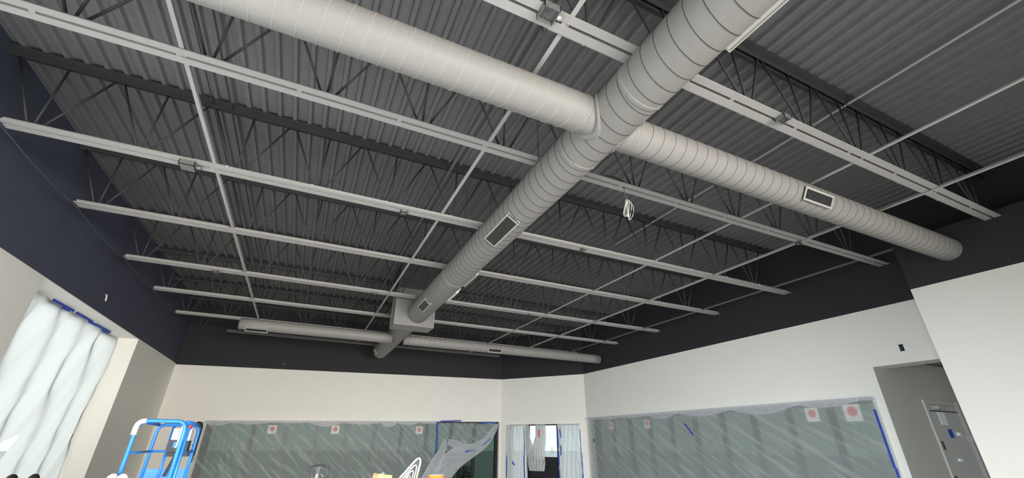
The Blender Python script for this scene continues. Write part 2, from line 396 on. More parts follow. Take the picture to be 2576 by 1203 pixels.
def band(f, a, w, r, m, parent, name='coupling_band', screws=True):
    bm = bmesh.new(); n = 64; P = []
    for (aa, rr) in ((a-w, r-.0005), (a-w, r+.0007), (a-w*.6, r+.0010), (a+w*.6, r+.0010), (a+w, r+.0007), (a+w, r-.0005)):
        P.append([bm.verts.new(f(aa, 2*math.pi*q/n, rr)) for q in range(n)])
    for i in range(5):
        for q in range(n): bm.faces.new((P[i][q], P[i][(q+1) % n], P[i+1][(q+1) % n], P[i+1][q]))
    if screws:
        for q in range(0, 360, 40):
            c = f(a, math.radians(q), r+.0010); bmesh.ops.create_icosphere(bm, subdivisions=1, radius=.006, matrix=Matrix.Translation(c))
    return obj(name, bm, m, parent, smooth=True)
def saddle(R, cx, cz, side, yb, rb, m, parent, wide=1.22):
    """flange that follows the main duct around a branch take-off"""
    bm = bmesh.new(); n = 48; rings = []
    for k, (q, lift) in enumerate(((.99, .0035), (1.0, .0042), (wide, .0040), (wide, .0005))):
        ring = []
        for i in range(n):
            a = 2*math.pi*i/n; dy = rb*q*math.cos(a); dz = max(-R*.985, min(R*.985, rb*q*math.sin(a)))
            rr = R+lift; ring.append(bm.verts.new(W(cx+side*math.sqrt(rr*rr-dz*dz), yb+dy, cz+dz)))
        rings.append(ring)
    for k in range(3):
        for i in range(n): bm.faces.new((rings[k][i], rings[k][(i+1) % n], rings[k+1][(i+1) % n], rings[k+1][i]))
    for i in range(0, n, 4):
        a = 2*math.pi*i/n; dy = rb*1.11*math.cos(a); dz = rb*1.11*math.sin(a)
        if abs(dz) < R*.95: bmesh.ops.create_icosphere(bm, subdivisions=1, radius=.006, matrix=Matrix.Translation(W(cx+side*math.sqrt((R+.0045)**2-dz*dz), yb+dy, cz+dz)))
    return obj('saddle_flange', bm, m, parent, smooth=True)
def register(f, a, phi, L, Wd, r, axis, label, white=False, parts=True):
    """supply register on a saddle: frame, louvres, damper plate; a thing fixed to the duct"""
    c = f(a, phi, r); n = (c-f(a, phi, 0)).normalized(); ax = Vector((0, 1, 0)) if axis == 'y' else Vector((1, 0, 0)); t = n.cross(ax)
    m = M['grille_white'] if white else M['grille']; c = c+n*.004*S
    th = thing('air_register', c, label, 'vent', 'duct registers')
    L2, W2 = L*S/2, Wd*S/2; fb = .0065*S; h = .0035*S
    bm = bmesh.new()
    for s in (-1, 1):
        obox(bm, c+t*s*(W2-fb/2), ax*L2, t*fb/2, n*h); obox(bm, c+ax*s*(L2-fb/2), ax*fb/2, t*(W2-fb), n*h)
        obox(bm, c+t*s*(W2-.003)-n*h*2, ax*L2*.98, t*.003, n*h*2.2); obox(bm, c+ax*s*(L2-.003)-n*h*2, ax*.003, t*W2*.98, n*h*2.2)
    obj('register_frame', bm, m, th)
    bm = bmesh.new(); obox(bm, c-n*h*1.2, ax*(L2-fb), t*(W2-fb), n*.001); obj('damper_plate', bm, M['black'], th)
    k = int((L2-fb)*2/.022); step = (L2-fb)*2/k
    bm0 = bmesh.new(); obox(bm0, (0, 0, 0), ax*.0035, t*(W2-fb), n*.010); me = bpy.data.meshes.new('louvre'); bm0.to_mesh(me); bm0.free(); me.materials.append(m if white else M['louvre'])
    for i in range(k):
        o = bpy.data.objects.new('louvre', me); C.objects.link(o); o.parent = th; o.location = ax*(-L2+fb+step*(i+.5))
    return th

MR = .0705; MX, MZ = .617, .80; fm = duct_xf('y', MX, MZ)
dm = thing('main_duct', W(MX, 0, MZ), 'large grey spiral duct running from the top right to the plenum box', 'duct', 'spiral ducts')
duct_body(fm, YF+.02, 2.90, MR, M['duct'], dm)
spiral(fm, -.9, 2.85, MR, M['seam'], dm, .0010)
for a in (.566, .845, 2.02): band(fm, a, .007 if a != .845 else .010, MR, M['duct'], dm)
RB = .052
saddle(MR, MX, MZ, -1, .712, RB, M['duct'], dm); saddle(MR, MX, MZ, 1, .727, RB, M['duct'], dm)
fl = duct_xf('x', .712, MZ)
d = thing('branch_duct', W(MX-MR, .712, MZ), 'spiral branch duct leaving the main duct to the upper left', 'duct', 'spiral ducts')
duct_body(fl, XL+.04, MX-.05, RB, M['duct'], d); spiral(fl, XL+.04, MX-.085, RB, M['seam_light'], d, .0014, hand=-1); band(fl, MX-.083, .006, RB, M['duct'], d)
fr = duct_xf('x', .727, MZ)
d = thing('branch_duct', W(MX+MR, .727, MZ), 'spiral branch duct running right to the dark near wall', 'duct', 'spiral ducts')
duct_body(fr, MX+.05, XN-.001, RB, M['duct'], d); spiral(fr, MX+.085, XN-.01, RB, M['seam'], d, .0008, hand=-1); band(fr, MX+.088, .006, RB, M['duct'], d)
# plenum drop box
BXA, BXB, BYA, BYB, BZ0 = .467, .735, 2.862, 3.012, .712
pb = thing('plenum_box', W(.60, 2.93, BZ0), 'square sheet metal plenum box dropping from the deck around the main duct', 'duct')
bm = bmesh.new(); t = .003
ubox(bm, (BXA, BYA, BZ0), (BXB, BYA+t, .97)); obj('front_panel', bm, M['galv'], pb)
bm = bmesh.new(); ubox(bm, (BXA, BYB-t, BZ0), (BXB, BYB, .97)); obj('rear_panel', bm, M['galv'], pb)
for s in ((BXA, BXA+t), (BXB-t, BXB)):
    bm = bmesh.new(); ubox(bm, (s[0], BYA+t, BZ0), (s[1], BYB-t, .97)); obj('side_panel', bm, M['duct'], pb)
bm = bmesh.new(); ubox(bm, (BXA-.004, BYA-.004, BZ0-.003), (BXB+.004, BYB+.004, BZ0)); obj('bottom_panel', bm, M['duct'], pb)
bm = bmesh.new()
for (px, py) in ((BXA, BYA), (BXB, BYA), (BXA, BYB), (BXB, BYB)): ubox(bm, (px-.004, py-.004, BZ0), (px+.004, py+.004, .97))
obj('corner_angle', bm, M['duct'], pb)
bm = bmesh.new(); ubox(bm, (BXA, BYA, .97), (BXB, BYB+.06, ZD+.001)); obj('roof_curb', bm, M['steel_dark'], pb)
d = thing('tail_duct', W(MX, 3.1, MZ), 'short spiral duct with domed end beyond the plenum box', 'duct', 'spiral ducts')
duct_body(fm, 3.0, 4.36, MR, M['duct'], d, cap='dome'); spiral(fm, 3.03, 4.33, MR, M['seam'], d, .0009)
FY, FZ, FR = 3.50, .747, .0406; ff = duct_xf('x', FY, FZ)
d = thing('cross_duct', W(MX-MR, FY, FZ), 'far spiral duct running left from the tail duct, capped flat', 'duct', 'spiral ducts')
duct_body(ff, MX-.05, -.50, FR, M['duct'], d, n=40, cap=True); spiral(ff, -.49, MX-.075, FR, M['seam_light'], d, .0008, hand=-1)
d = thing('cross_duct', W(MX+MR, FY, FZ), 'far spiral duct running right from the tail duct to the right wall', 'duct', 'spiral ducts')
duct_body(ff, MX+.05, 2.60, FR, M['duct'], d, n=40, cap=True); spiral(ff, MX+.08, 2.59, FR, M['seam'], d, .0007, hand=-1)
rd = math.radians
register(fm, 1.338, rd(-33), .225, .058, MR, 'y', 'long register on the underside of the main duct, nearest the camera')
register(fm, 2.475, rd(-42), .18, .052, MR, 'y', 'small register on the main duct just before the plenum box')
register(fm, 1.96, rd(72), .19, .055, MR, 'y', 'register on the right side of the main duct seen edge-on')
register(fm, 2.235, rd(62), .17, .050, MR, 'y', 'white register on the right side of the main duct near the plenum box', white=True)
register(fm, .22, rd(74), .31, .060, MR, 'y', 'register edge on the main duct at the top of the picture')
register(fr, 1.492, rd(-60), .155, .046, RB, 'x', 'register on the right branch duct with dark louvres')
register(ff, -.385, rd(-24), .145, .045, FR, 'x', 'register on the far left cross duct near its capped end')
register(ff, 1.463, rd(-60), .13, .038, FR, 'x', 'register on the far right cross duct')
register(fm, 4.27, rd(-60), .08, .04, MR, 'y', 'little register near the domed end of the tail duct')
# hanger straps
def strap(f, a, r, label, top=ZD-.003):
    t = thing('duct_hanger', f(a, math.pi, r), label, 'hanger', 'duct hangers')
    for q in (-1, 1):
        p = f(a, q*math.pi*.62, r+.0005); bm = bmesh.new(); tube(bm, [p, Vector((p.x, p.y, top*S+EYE))], .004, 5); obj('hanger_wire', bm, M['steel_dark'], t)
for a, w in ((2.62, 'nearest the plenum box'), (1.72, 'midway to the plenum box'), (.98, 'just past the branches')): strap(fm, a, MR, 'pair of thin hanger wires on the main duct ' + w)

# ------------------------------------------------------------------ electrical on the joists
def jbox(x, y, z, s, label, m=None, open_=False, knob=False):
    m = m or M['galv']; t = thing('junction_box', W(x, y, z), label, 'electrical box', 'junction boxes')
    bm = bmesh.new(); w = s/2; d = s*.42; k = .0018
    ubox(bm, (x-w, y-w, z), (x+w, y+w, z+k) ) if open_ else ubox(bm, (x-w, y-w, z-d), (x+w, y+w, z-d+k))
    za, zb = z-d, z
    ubox(bm, (x-w, y-w, za), (x-w+k, y+w, zb)); ubox(bm, (x+w-k, y-w, za), (x+w, y+w, zb)); ubox(bm, (x-w, y-w, za), (x+w, y-w+k, zb)); ubox(bm, (x-w, y+w-k, za), (x+w, y+w, zb))
    obj('box_body', bm, m, t)
    bm = bmesh.new(); tube(bm, [W(x+w, y, z-d/2), W(x+w+s*.35, y, z-d/2)], s*.16*S, 8); obj('connector', bm, M['galv_bright'] if knob else m, t, smooth=True)
    if open_:
        bm = bmesh.new(); pts = [W(x-w*.5+w*.9*q/12, y+w*.5*math.sin(q*.9), z-d*.5-d*.3*math.cos(q*1.3)) for q in range(13)]; tube(bm, pts, .0025, 5); obj('wire_tail', bm, M['grey'], t)
jbox(.334, .532, ZC-.001, .040, 'square junction box open downwards beside the duct branch, nearest the camera', open_=True, knob=True)
jbox(1.128, .530, ZC-.001, .030, 'junction box on the nearest joist right of the main duct', open_=True, knob=True)
jbox(-.515, 1.580, ZC-.001, .046, 'closed grey box under the third joist at left')
jbox(.238, 1.590, ZC-.001, .026, 'small box on the third joist beside the left bridging angle near the main duct')
jbox(1.13, 1.578, ZC-.001, .022, 'little box under the third joist right of the main duct', knob=True)
jbox(-.585, 2.755, ZC-.001, .026, 'small box under the fifth joist at left')
jbox(.30, 2.755, ZC-.001, .024, 'small box under the fifth joist just left of the plenum box')
jbox(1.44, 2.755, ZC-.001, .022, 'small box under the fifth joist right of the main duct', knob=True)
jbox(2.00, 1.055, ZC-.006, .020, 'bright fitting where the long bridging angle crosses the second joist', knob=True)
for (y, x0, x1, dy, z, lab) in ((1.585, -.50, 2.60, -.028, ZC+.006, 'conduit run along the third joist'), (.547, .36, 2.45, .030, ZC+.010, 'conduit run along the nearest joist')):
    t = thing('conduit', W(x0, y+dy, z), lab, 'pipe'); bm = bmesh.new(); tube(bm, [W(x0, y+dy, z), W(x1, y+dy, z)], .0042*S, 8); obj('pipe_run', bm, M['chord'], t, smooth=True)
    me = None
    for k in range(int((x1-x0)/.28)):
        bm = bmesh.new(); xx = x0+.1+k*.28; tube(bm, [W(xx-.004, y+dy, z), W(xx+.004, y+dy, z)], .0062*S, 8); obj('pipe_clip', bm, M['chord'], t, smooth=True)
# cable coil hanging from the second joist
cc = thing('cable_coil', W(.965, 1.045, ZC), 'coil of pale cable hanging from the second joist right of the main duct', 'cable')
bm = bmesh.new()
for k in range(5):
    pts = []; dx = .004*(k-2)
    for q in range(28):
        a = 2*math.pi*q/28; w = (.0055+.0017*k)*(1-.35*math.sin(a)); pts.append(W(.964+dx*1.2+w*math.cos(a)+.006*math.sin(a), 1.045+.006*math.sin(a*2+k), .787+.038*math.sin(a)-.002*k))
    tube(bm, pts, .0030, 6, closed=True)
obj('cable_loop', bm, M['wire'], cc, smooth=True)
bm = bmesh.new(); tube(bm, [W(.955, 1.042, ZC+.004), W(.957, 1.045, .853), W(.963, 1.045, .84), W(.966, 1.045, .828)], .004, 6); obj('cable_drop', bm, M['grey'], cc, smooth=True)
t = thing('loose_cable', W(.87, 1.06, ZC+.03), 'dark cables looped along the top of the second joist near the coil', 'cable')
for z0 in (0, .006, .012):
    bm = bmesh.new(); tube(bm, rounded([W(1.02, 1.05, .893), W(.99, 1.06, .915-z0*.5), W(.93, 1.06, .929-z0), W(.872, 1.06, .920-z0), W(.865, 1.06, .905-z0), W(.92, 1.05, .902-z0*.3), W(1.02, 1.05, .893)], .02*S, 4), .0035, 5); obj('cable_run', bm, M['black'], t, smooth=True)
bm = bmesh.new(); tube(bm, rounded([W(1.03, 1.05, .903), W(1.08, 1.06, .905), W(1.138, 1.06, .922), W(1.20, 1.06, .916), W(1.27, 1.06, .898)], .03*S, 5), .0035, 5); obj('cable_run', bm, M['black'], t, smooth=True)
t = thing('wire_sprig', W(.36, .62, ZD), 'twisted tie wires hanging from the deck beside the left branch duct', 'wire')
for (a, b) in ((.010, -.03), (-.012, -.025), (.004, -.045), (-.004, .01)):
    bm = bmesh.new(); tube(bm, [W(.44, .74, ZD+.008), W(.44+a, .74+a, ZD-.02), W(.44+a*.2, .74, ZD-.035+b*.5)], .002, 4); obj('wire_strand', bm, M['black'], t)
# left wall cable following the joist ends
bm = bmesh.new(); pts = []
ys = [1.0, 1.585, 2.130, 2.755, 3.325, 3.935]
for a, b in zip(ys[:-1], ys[1:]):
    for q in range(8):
        s = q/8; pts.append(W(-.998, a+(b-a)*s, .866-.010*math.sin(math.pi*s)))
pts.append(W(-.998, 3.935, .868)); tube(bm, pts, .0026*S, 6)
tag(obj('slack_cable', bm, M['dark_flare'], smooth=True), 'dark cable sagging beside the left wall from joist end to joist end', 'cable')
scale(KL)
bm = bmesh.new(); obox(bm, W(XL+.004, 2.739, .644), Vector((.008, 0, 0)), Vector((0, .006, .004)), Vector((0, -.02, .042))); obox(bm, W(XL+.004, 2.728, .656), Vector((.009, 0, 0)), Vector((0, .022, .0)), Vector((0, 0, .008)))
tag(obj('wall_bracket', bm, M['white']), 'tiny white bracket on the dark left wall above the window', 'bracket')
bm = bmesh.new(); bmesh.ops.create_uvsphere(bm, u_segments=12, v_segments=6, radius=.028, matrix=Matrix.Translation(W(-.202, YB-.002, .625)))
tag(obj('wall_sensor', bm, M['grey'], smooth=True), 'small round dark sensor on the upper back wall', 'sensor')
scale(1)
t = thing('wall_outlet', W(XR, 1.106, .445), 'small open electrical box high on the cream right wall above the hall', 'electrical box')
bm = bmesh.new(); c = W(XR-.001, 1.106, .445)
for s in (-1, 1): obox(bm, c+Vector((0, s*.033, 0)), (.006, 0, 0), (0, .006, 0), (0, 0, .058)); obox(bm, c+Vector((0, 0, s*.053)), (.006, 0, 0), (0, .033, 0), (0, 0, .006))
obj('outlet_ring', bm, M['white'], t); bm = bmesh.new(); obox(bm, c, (.003, 0, 0), (0, .028, 0), (0, 0, .048)); obj('outlet_recess', bm, M['black'], t)
bm = bmesh.new(); tube(bm, [c+Vector((-.004, -.02, .03)), c+Vector((-.02, .0, 0)), c+Vector((-.004, .02, -.03))], .004, 5); obj('wire_tail', bm, M['grey'], t)

# ------------------------------------------------------------------ windows
scale(KL)
# window_1: left wall
w1 = thing('window_1', W(XL-.12, Y0, SILL), kind='structure')
bm = bmesh.new(); xg = XL-.128
for yy in (Y0+.008, Y1-.008): ubox(bm, (xg-.01, yy-.008, SILL), (xg+.006, yy+.008, PL))
for zz in (SILL+.008, PL-.008): ubox(bm, (xg-.01, Y0, zz-.008), (xg+.006, Y1, zz+.008))
obj('window_frame', bm, M['frame'], w1)
for k in range(1, 5):
    bm = bmesh.new(); yy = Y0+(Y1-Y0)*k/5; ubox(bm, (xg-.01, yy-.006, SILL), (xg+.006, yy+.006, PL)); obj('mullion', bm, M['frame'], w1)
for k in range(5):
    bm = bmesh.new(); a = Y0+(Y1-Y0)*k/5; b = Y0+(Y1-Y0)*(k+1)/5; ubox(bm, (xg-.004, a+.006, SILL), (xg-.002, b-.006, PL)); obj('pane', bm, M['glass_clear'], w1)
def fold1(s, t):
    return .020*math.sin(9*(s*1.3+t*1.1)+1.5*math.sin(3*t)) + .010*math.sin(31*(s*.9+t*.55)+2*math.sin(4*s)) + .006*math.sin(57*(s+.7*t)) + (.03 if s > .9 else 0)*(s-.9)*10*math.sin(6*t+1)
ps = thing('plastic_sheet', W(XL-.11, Y0, PL), 'bright white plastic sheeting taped over the deep left wall window', 'plastic sheet', 'masking plastic')
bm = bmesh.new(); sheet(bm, W(XL-.108, Y0+.01, PL-.002), W(0, 0, 0)*0+Vector((0, (Y1-Y0-.02)*S, 0)), Vector((0, 0, -(PL-SILL)*S)), 220, 180, lambda s, t: Vector((fold1(s, t), (.05*math.sin(3.5*t+.4) if s > .5 else 0)*(s-.5)*2, 0)), uvs=(3.7, 2.9))
def in_tear(c):
    y, z = c.y/S, (c.z-EYE)/S
    return y < 2.79 and z < -.002-.35*(2.79-y)**.9+.02 and z > -.002-1.35*(2.79-y)
bmesh.ops.delete(bm, geom=[f for f in bm.faces if in_tear(f.calc_center_median())], context='FACES')
obj('plastic_film', bm, M['film_white'], ps, smooth=True)
def tape(parent, p, q, w, n, m='tape'):
    p, q, n = Vector(p), Vector(q), Vector(n); a = (q-p)/2; t = a.cross(n).normalized()*w/2; bm = bmesh.new(); obox(bm, (p+q)/2, a, t, n.normalized()*.0012)
    return obj('tape_strip', bm, M[m], parent)
for (a, b, z) in ((2.50, 2.72, .556), (2.60, 2.68, .548), (2.74, 2.95, .558), (2.90, 3.02, .552), (3.0, 3.22, .557), (3.1, 3.2, .549)):
    tape(ps, W(XL-.085, a, z), W(XL-.085, b, z+.003), .035, (1, 0, -.2))

# window_2: back wall storefront
w2 = thing('window_2', W(BX0, YB+.03, -.45), kind='structure'); yg = YB+.035
bm = bmesh.new(); bx = lambda a, b: ubox(bm, (a, yg, -.45), (b, yg+.03, .19))
pts = [W(BX0, yg, hz(BX0)-.022), W(BX1, yg, hz(BX1)-.022), W(BX1, yg, hz(BX1)), W(BX0, yg, hz(BX0))]; prism(bm, pts, (0, .03*S, 0))
ubox(bm, (BX0, yg, -.45), (BX0+.045, yg+.03, .13)); ubox(bm, (BX1-.03, yg, -.45), (BX1, yg+.03, .17)); ubox(bm, (BX0, yg, -.45), (BX1, yg+.03, -.43))
obj('window_frame', bm, M['frame'], w2)
mx = [-.56+.25*k-.005 for k in range(1, 10)]
for x in mx:
    bm = bmesh.new(); ubox(bm, (x-.015, yg, -.45), (x+.015, yg+.03, hz(x)-.02)); obj('mullion', bm, M['frame'], w2)
for a, b in zip([BX0+.04]+mx, mx+[BX1-.02]):
    bm = bmesh.new(); ubox(bm, (a, yg+.012, -.44), (b, yg+.014, hz(a)-.01)); obj('pane', bm, M['glass'], w2)
scale(1)
# window_3: right wall storefront
w3 = thing('window_3', W(XR+.03, RW0, -.45), kind='structure'); xg = XR+.035
bm = bmesh.new(); ubox(bm, (xg, RW0, RH-.02), (xg+.03, RW1, RH)); ubox(bm, (xg, RW0, -.45), (xg+.03, RW0+.02, RH)); ubox(bm, (xg, RW1-.02, -.45), (xg+.03, RW1, RH)); ubox(bm, (xg, RW0, -.45), (xg+.03, RW1, -.43))
obj('window_frame', bm, M['frame'], w3)
my = [RW0+.25*k for k in range(1, 10)]
for y in my:
    bm = bmesh.new(); ubox(bm, (xg, y-.014, -.45), (xg+.03, y+.014, RH-.02)); obj('mullion', bm, M['frame'], w3)
for a, b in zip([RW0+.02]+my, my+[RW1-.02]):
    bm = bmesh.new(); ubox(bm, (xg+.012, a, -.44), (xg+.014, b, RH-.01)); obj('pane', bm, M['glass'], w3)

# stickers on the panes
def sticker(c, u, n, w, label, torn=False):
    t = thing('window_sticker', c, label, 'sticker', 'round red window stickers'); u = Vector(u).normalized(); n = Vector(n).normalized(); z = Vector((0, 0, 1))
    bm = bmesh.new(); obox(bm, c, u*w/2, z*w/2, n*.001); obj('sticker_backing', bm, M['white'], t)
    bm = bmesh.new(); q = c+z*w*.08-n*.0018; ring = [bm.verts.new(q+w*.30*(math.cos(2*math.pi*i/20)*u+math.sin(2*math.pi*i/20)*z)) for i in range(20)]
    f = bm.faces.new(ring); r = bmesh.ops.extrude_face_region(bm, geom=[f]); bmesh.ops.translate(bm, verts=[v for v in r['geom'] if isinstance(v, bmesh.types.BMVert)], vec=-n*.0008)
    obj('red_dot', bm, M['reddot'], t)
scale(KL)
for x, lab in ((-.175, 'leftmost'), (.331, 'second from the left'), (1.095, 'third, left of the unmasked pane')):
    sticker(W(x, YB-.004, .080+.012*(x+.2)), (1, 0, 0), (0, 1, 0), .20, 'white sticker with red dot on the back wall window, ' + lab)
scale(1)
for y, lab, w in ((3.03, 'furthest from the hall', .19), (1.64, 'second from the hall side', .21), (1.425, 'next to the hall opening', .24), (3.52, 'half hidden near the corner', .19)):
    sticker(W(XR-.004, y, .145+(.01 if y < 2 else 0)), (0, 1, 0), (1, 0, 0), w, 'white sticker with red dot on the right wall window, ' + lab)

# ------------------------------------------------------------------ masking film on the far windows
def gathered(gather, amp, k, slant):
    """creases fanning out of tape points along the top edge plus long slanting drapes"""
    def f(s, t):
        d = 0
        for g in gather:
            dx = s-g; w = math.exp(-(t*1.1)**2)*math.exp(-(dx/(.03+.16*t))**2); a = math.atan2(dx*4, t+.02); d += amp*w*math.sin(a*k)
        d += amp*.9*math.sin(26*(s*2.4+slant*t*(.8+.5*s))+2.2*math.sin(5*s+2*t))*min(1, t*2.0+.1)
        d += amp*.5*math.sin(61*(s*2.1+slant*t)+3*math.sin(7*s))*min(1, t*1.6)
        return d
    return f
scale(KL)
pB = thing('plastic_sheet', W(BX0, YB, .15), 'long clear plastic sheeting over the back wall window, left of the blue tape line', 'plastic sheet', 'masking plastic')
BXM = 1.262
bm = bmesh.new(); g = gathered((.12, .40, .55, .73, .91), .006, 26, -1.1)
sheet(bm, W(BX0-.02, YB-.012, hz(BX0)), W(BXM, 0, hz(BXM))-W(BX0-.02, 0, hz(BX0)), Vector((0, 0, -.60*S)), 220, 60, lambda s, t: Vector((0, -abs(g(s, t)), -.012*abs(math.sin(s*17))*max(0, 1-t*6))), uvs=(5.9, 1.8))
obj('plastic_film', bm, M['film'], pB, smooth=True)
# folded hem: scallops between tape points
def hem(parent, o, u, n, spans, m, base=.018, up_=.004):
    for (a, b, dp) in spans:
        bm = bmesh.new()
        P0 = o+u*a; uu = u*(b-a)
        sheet(bm, P0+Vector((0, 0, up_*S))+n*.006, uu, Vector((0, 0, -1)), 16, 3, lambda s, t: Vector((0, 0, t*(1-(base+dp*math.sin(math.pi*s))*S)))+n*(.012*math.sin(s*40+t*3)), uvs=(1.2*(b-a)*6, .2))
        obj('folded_hem', bm, m, parent, smooth=True)
sp = [(.0, .10, .02), (.10, .25, .012), (.25, .40, .004), (.40, .55, .030), (.55, .72, .012), (.72, .80, .034), (.80, .91, .016), (.91, 1.0, .006)]
hem(pB, W(BX0-.02, YB-.02, hz(BX0)), W(BXM, 0, hz(BXM))-W(BX0-.02, 0, hz(BX0)), Vector((0, -1, 0)), sp, M['film_dense'])
ty = YB-.020
tape(pB, W(BXM, ty, hz(BXM)+.002), W(BXM+.004, ty, .075), .045, (0, -1, 0)); tape(pB, W(BXM+.008, ty, .075), W(BXM+.020, ty, -.20), .035, (0, -1, 0)); tape(pB, W(BXM+.02, ty, -.18), W(BXM+.05, ty, -.42), .03, (0, -1, 0))
# torn sheet on the last three panes
pT = thing('plastic_sheet', W(1.27, YB, .16), 'torn plastic sagging in a pale swag across the rightmost back wall panes', 'plastic sheet', 'masking plastic')
bm = bmesh.new(); uvl = None
def torn(s, t):
    return Vector((0, -.03-.02*abs(math.sin(20*s+6*t)), 0))
A0, A1, B0, B1 = Vector((1.27, .165)), Vector((1.90, .178)), Vector((1.30, -.06)), Vector((1.86, .05))
uvl = bm.loops.layers.uv.verify(); G = []
for j in range(21):
    G.append([])
    for i in range(41):
        s, t = i/40, j/20; a = A0.lerp(A1, s); b = B0.lerp(B1, s); mid = -.10*math.sin(math.pi*min(1, s*1.02))*t; p = a.lerp(b, t)
        G[-1].append((bm.verts.new(W(p.x, ty-.004-.004*math.sin(9*s+5*t)-.003*math.sin(31*s+8*t), p.y+mid)), (s*2, t*.8)))
for j in range(20):
    for i in range(40):
        q = (G[j][i], G[j][i+1], G[j+1][i+1], G[j+1][i]); f = bm.faces.new([v[0] for v in q])
        for l, v in zip(f.loops, q): l[uvl].uv = v[1]
obj('plastic_film', bm, M['film'], pT, smooth=True)
def ribbon(parent, pts, widths, m, name='bunched_fold', folds=7, depth=.03):
    """hanging rope of gathered film: a pleated strip along a path in the wall plane"""
    bm = bmesh.new(); uvl = bm.loops.layers.uv.verify(); P = [Vector(p) for p in pts]; n = 6*(len(P)-1); R = []
    for i in range(n+1):
        q = i/6; k = min(int(q), len(P)-2); f = q-k
        pm = P[max(k-1, 0)]; p0 = P[k]; p1 = P[k+1]; p2 = P[min(k+2, len(P)-1)]
        c = .5*((2*p0)+(p1-pm)*f+(2*pm-5*p0+4*p1-p2)*f*f+(3*p0-pm-3*p1+p2)*f**3); w = widths[k]*(1-f)+widths[k+1]*f
        tg = (p1-p0).normalized(); nr = Vector((0, -1, 0)) if parent is not pD else -dn; sd = tg.cross(nr).normalized(); m_ = 28
        R.append([(bm.verts.new(c+sd*w*(j/m_-.5)+nr*depth*(.5+.5*math.sin(j*folds*2*math.pi/m_+i*.18+math.sin(i*.4)))*math.sin(math.pi*j/m_)), (i*.05, j*.03)) for j in range(m_+1)])
    for i in range(n):
        for j in range(m_):
            q = (R[i][j], R[i][j+1], R[i+1][j+1], R[i+1][j]); f = bm.faces.new([v[0] for v in q])
            for l, v in zip(f.loops, q): l[uvl].uv = v[1]
    return obj(name, bm, m, parent, smooth=True)
pD = None
yw = ty-.02
ribbon(pT, [W(1.905, yw, .165), W(1.86, yw, .10), W(1.78, yw, .00), W(1.66, yw, -.07), W(1.52, yw, -.12), W(1.42, yw, -.19), W(1.33, yw, -.30)], [.10, .20, .26, .36, .55, .62, .55], M['film_dense'], depth=.06)
ribbon(pT, [W(1.35, yw, .02), W(1.33, yw, -.08), W(1.27, yw, -.20), W(1.20, yw, -.34)], [.10, .22, .34, .40], M['film_dense'], depth=.06, folds=5)
ribbon(pT, [W(1.38, yw, .0), W(1.48, yw, -.03), W(1.60, yw, -.06)], [.14, .22, .16], M['film_dense'], depth=.05, folds=4)
for p, q in (((1.29, .178), (1.50, .188)), ((1.70, .166), (1.80, .182)), ((1.80, .180), (1.88, .176)), ((1.75, -.03), (1.83, .03)), ((1.56, -.09), (1.66, -.075))):
    tape(pT, W(p[0], yw-.012, p[1]), W(q[0], yw-.012, q[1]), .035, (0, -1, 0))
scale(1)
# right wall sheet
pR = thing('plastic_sheet', W(XR, RW1, .2), 'long clear plastic sheeting draped in slanting folds over the right wall window', 'plastic sheet', 'masking plastic')
bm = bmesh.new(); g2 = gathered((.07, .16, .34, .62, .985), .006, 22, -1.1)
sheet(bm, W(XR-.012, RW1+.03, RH+.004), Vector((0, (RW0-RW1-.05)*S, 0)), Vector((0, 0, -.60*S)), 230, 60, lambda s, t: Vector((-abs(g2(s, t)), 0, -.010*abs(math.sin(s*14))*max(0, 1-t*6))), uvs=(5.9, 1.8))
obj('plastic_film', bm, M['film_right'], pR, smooth=True)
sp = [(.0, .08, .004), (.08, .20, .014), (.20, .34, .012), (.34, .47, .032), (.47, .66, .030), (.66, .84, .040), (.84, .97, .022), (.97, 1.0, .0)]
hem(pR, W(XR-.02, RW1+.03, RH+.004), Vector((0, (RW0-RW1-.05)*S, 0)), Vector((-1, 0, 0)), sp, M['film_dense'])
tape(pR, W(XR-.02, RW0-.004, .165), W(XR-.02, RW0-.006, -.10), .03, (-1, 0, 0)); tape(pR, W(XR-.02, RW0-.010, -.10), W(XR-.02, RW0-.004, -.40), .03, (-1, 0, 0))
tape(pR, W(XR-.026, 2.60, .135), W(XR-.026, 2.53, .055), .030, (-1, 0, 0)); tape(pR, W(XR-.022, 3.80, .035), W(XR-.022, 3.80, .005), .05, (-1, 0, 0))

# ------------------------------------------------------------------ entrance in the diagonal wall: door_1
d1 = thing('door_1', D(DS0, FLOOR, .03), kind='structure')
def dbar(s0, s1, z0, z1, o0=.02, o1=.05, m='frame', name='door_frame', par=None):
    bm = bmesh.new(); prism(bm, [D(s0, z0, o0), D(s1, z0, o0), D(s1, z1, o0), D(s0, z1, o0)], dn*(o1-o0)*S); return obj(name, bm, M[m], par or d1)
sL, sR_ = DS0+.30*(DS1-DS0)*.86, DS0+.70*(DS1-DS0)
dbar(DS0, DS0+.012, FLOOR, dhz(DS0), m='frame'); dbar(DS1-.012, DS1, FLOOR, dhz(DS1)); dbar(DS0, DS1, .164, dhz(DS0)-.001)
dbar(sL-.012, sL+.006, FLOOR, .172, -.001, .05, m='wall', name='door_post'); dbar(sR_+.006, sR_+.028, FLOOR, .172, -.001, .05, m='wall', name='door_post')
dbar(sL+.006, sL+.03, FLOOR, .164, .03, .045, name='door_stile'); dbar(sR_-.022, sR_+.006, FLOOR, .164, .03, .045, name='door_stile'); dbar(sL+.006, sR_+.006, -.40, -.14, .030, .045, m='black', name='door_panel')
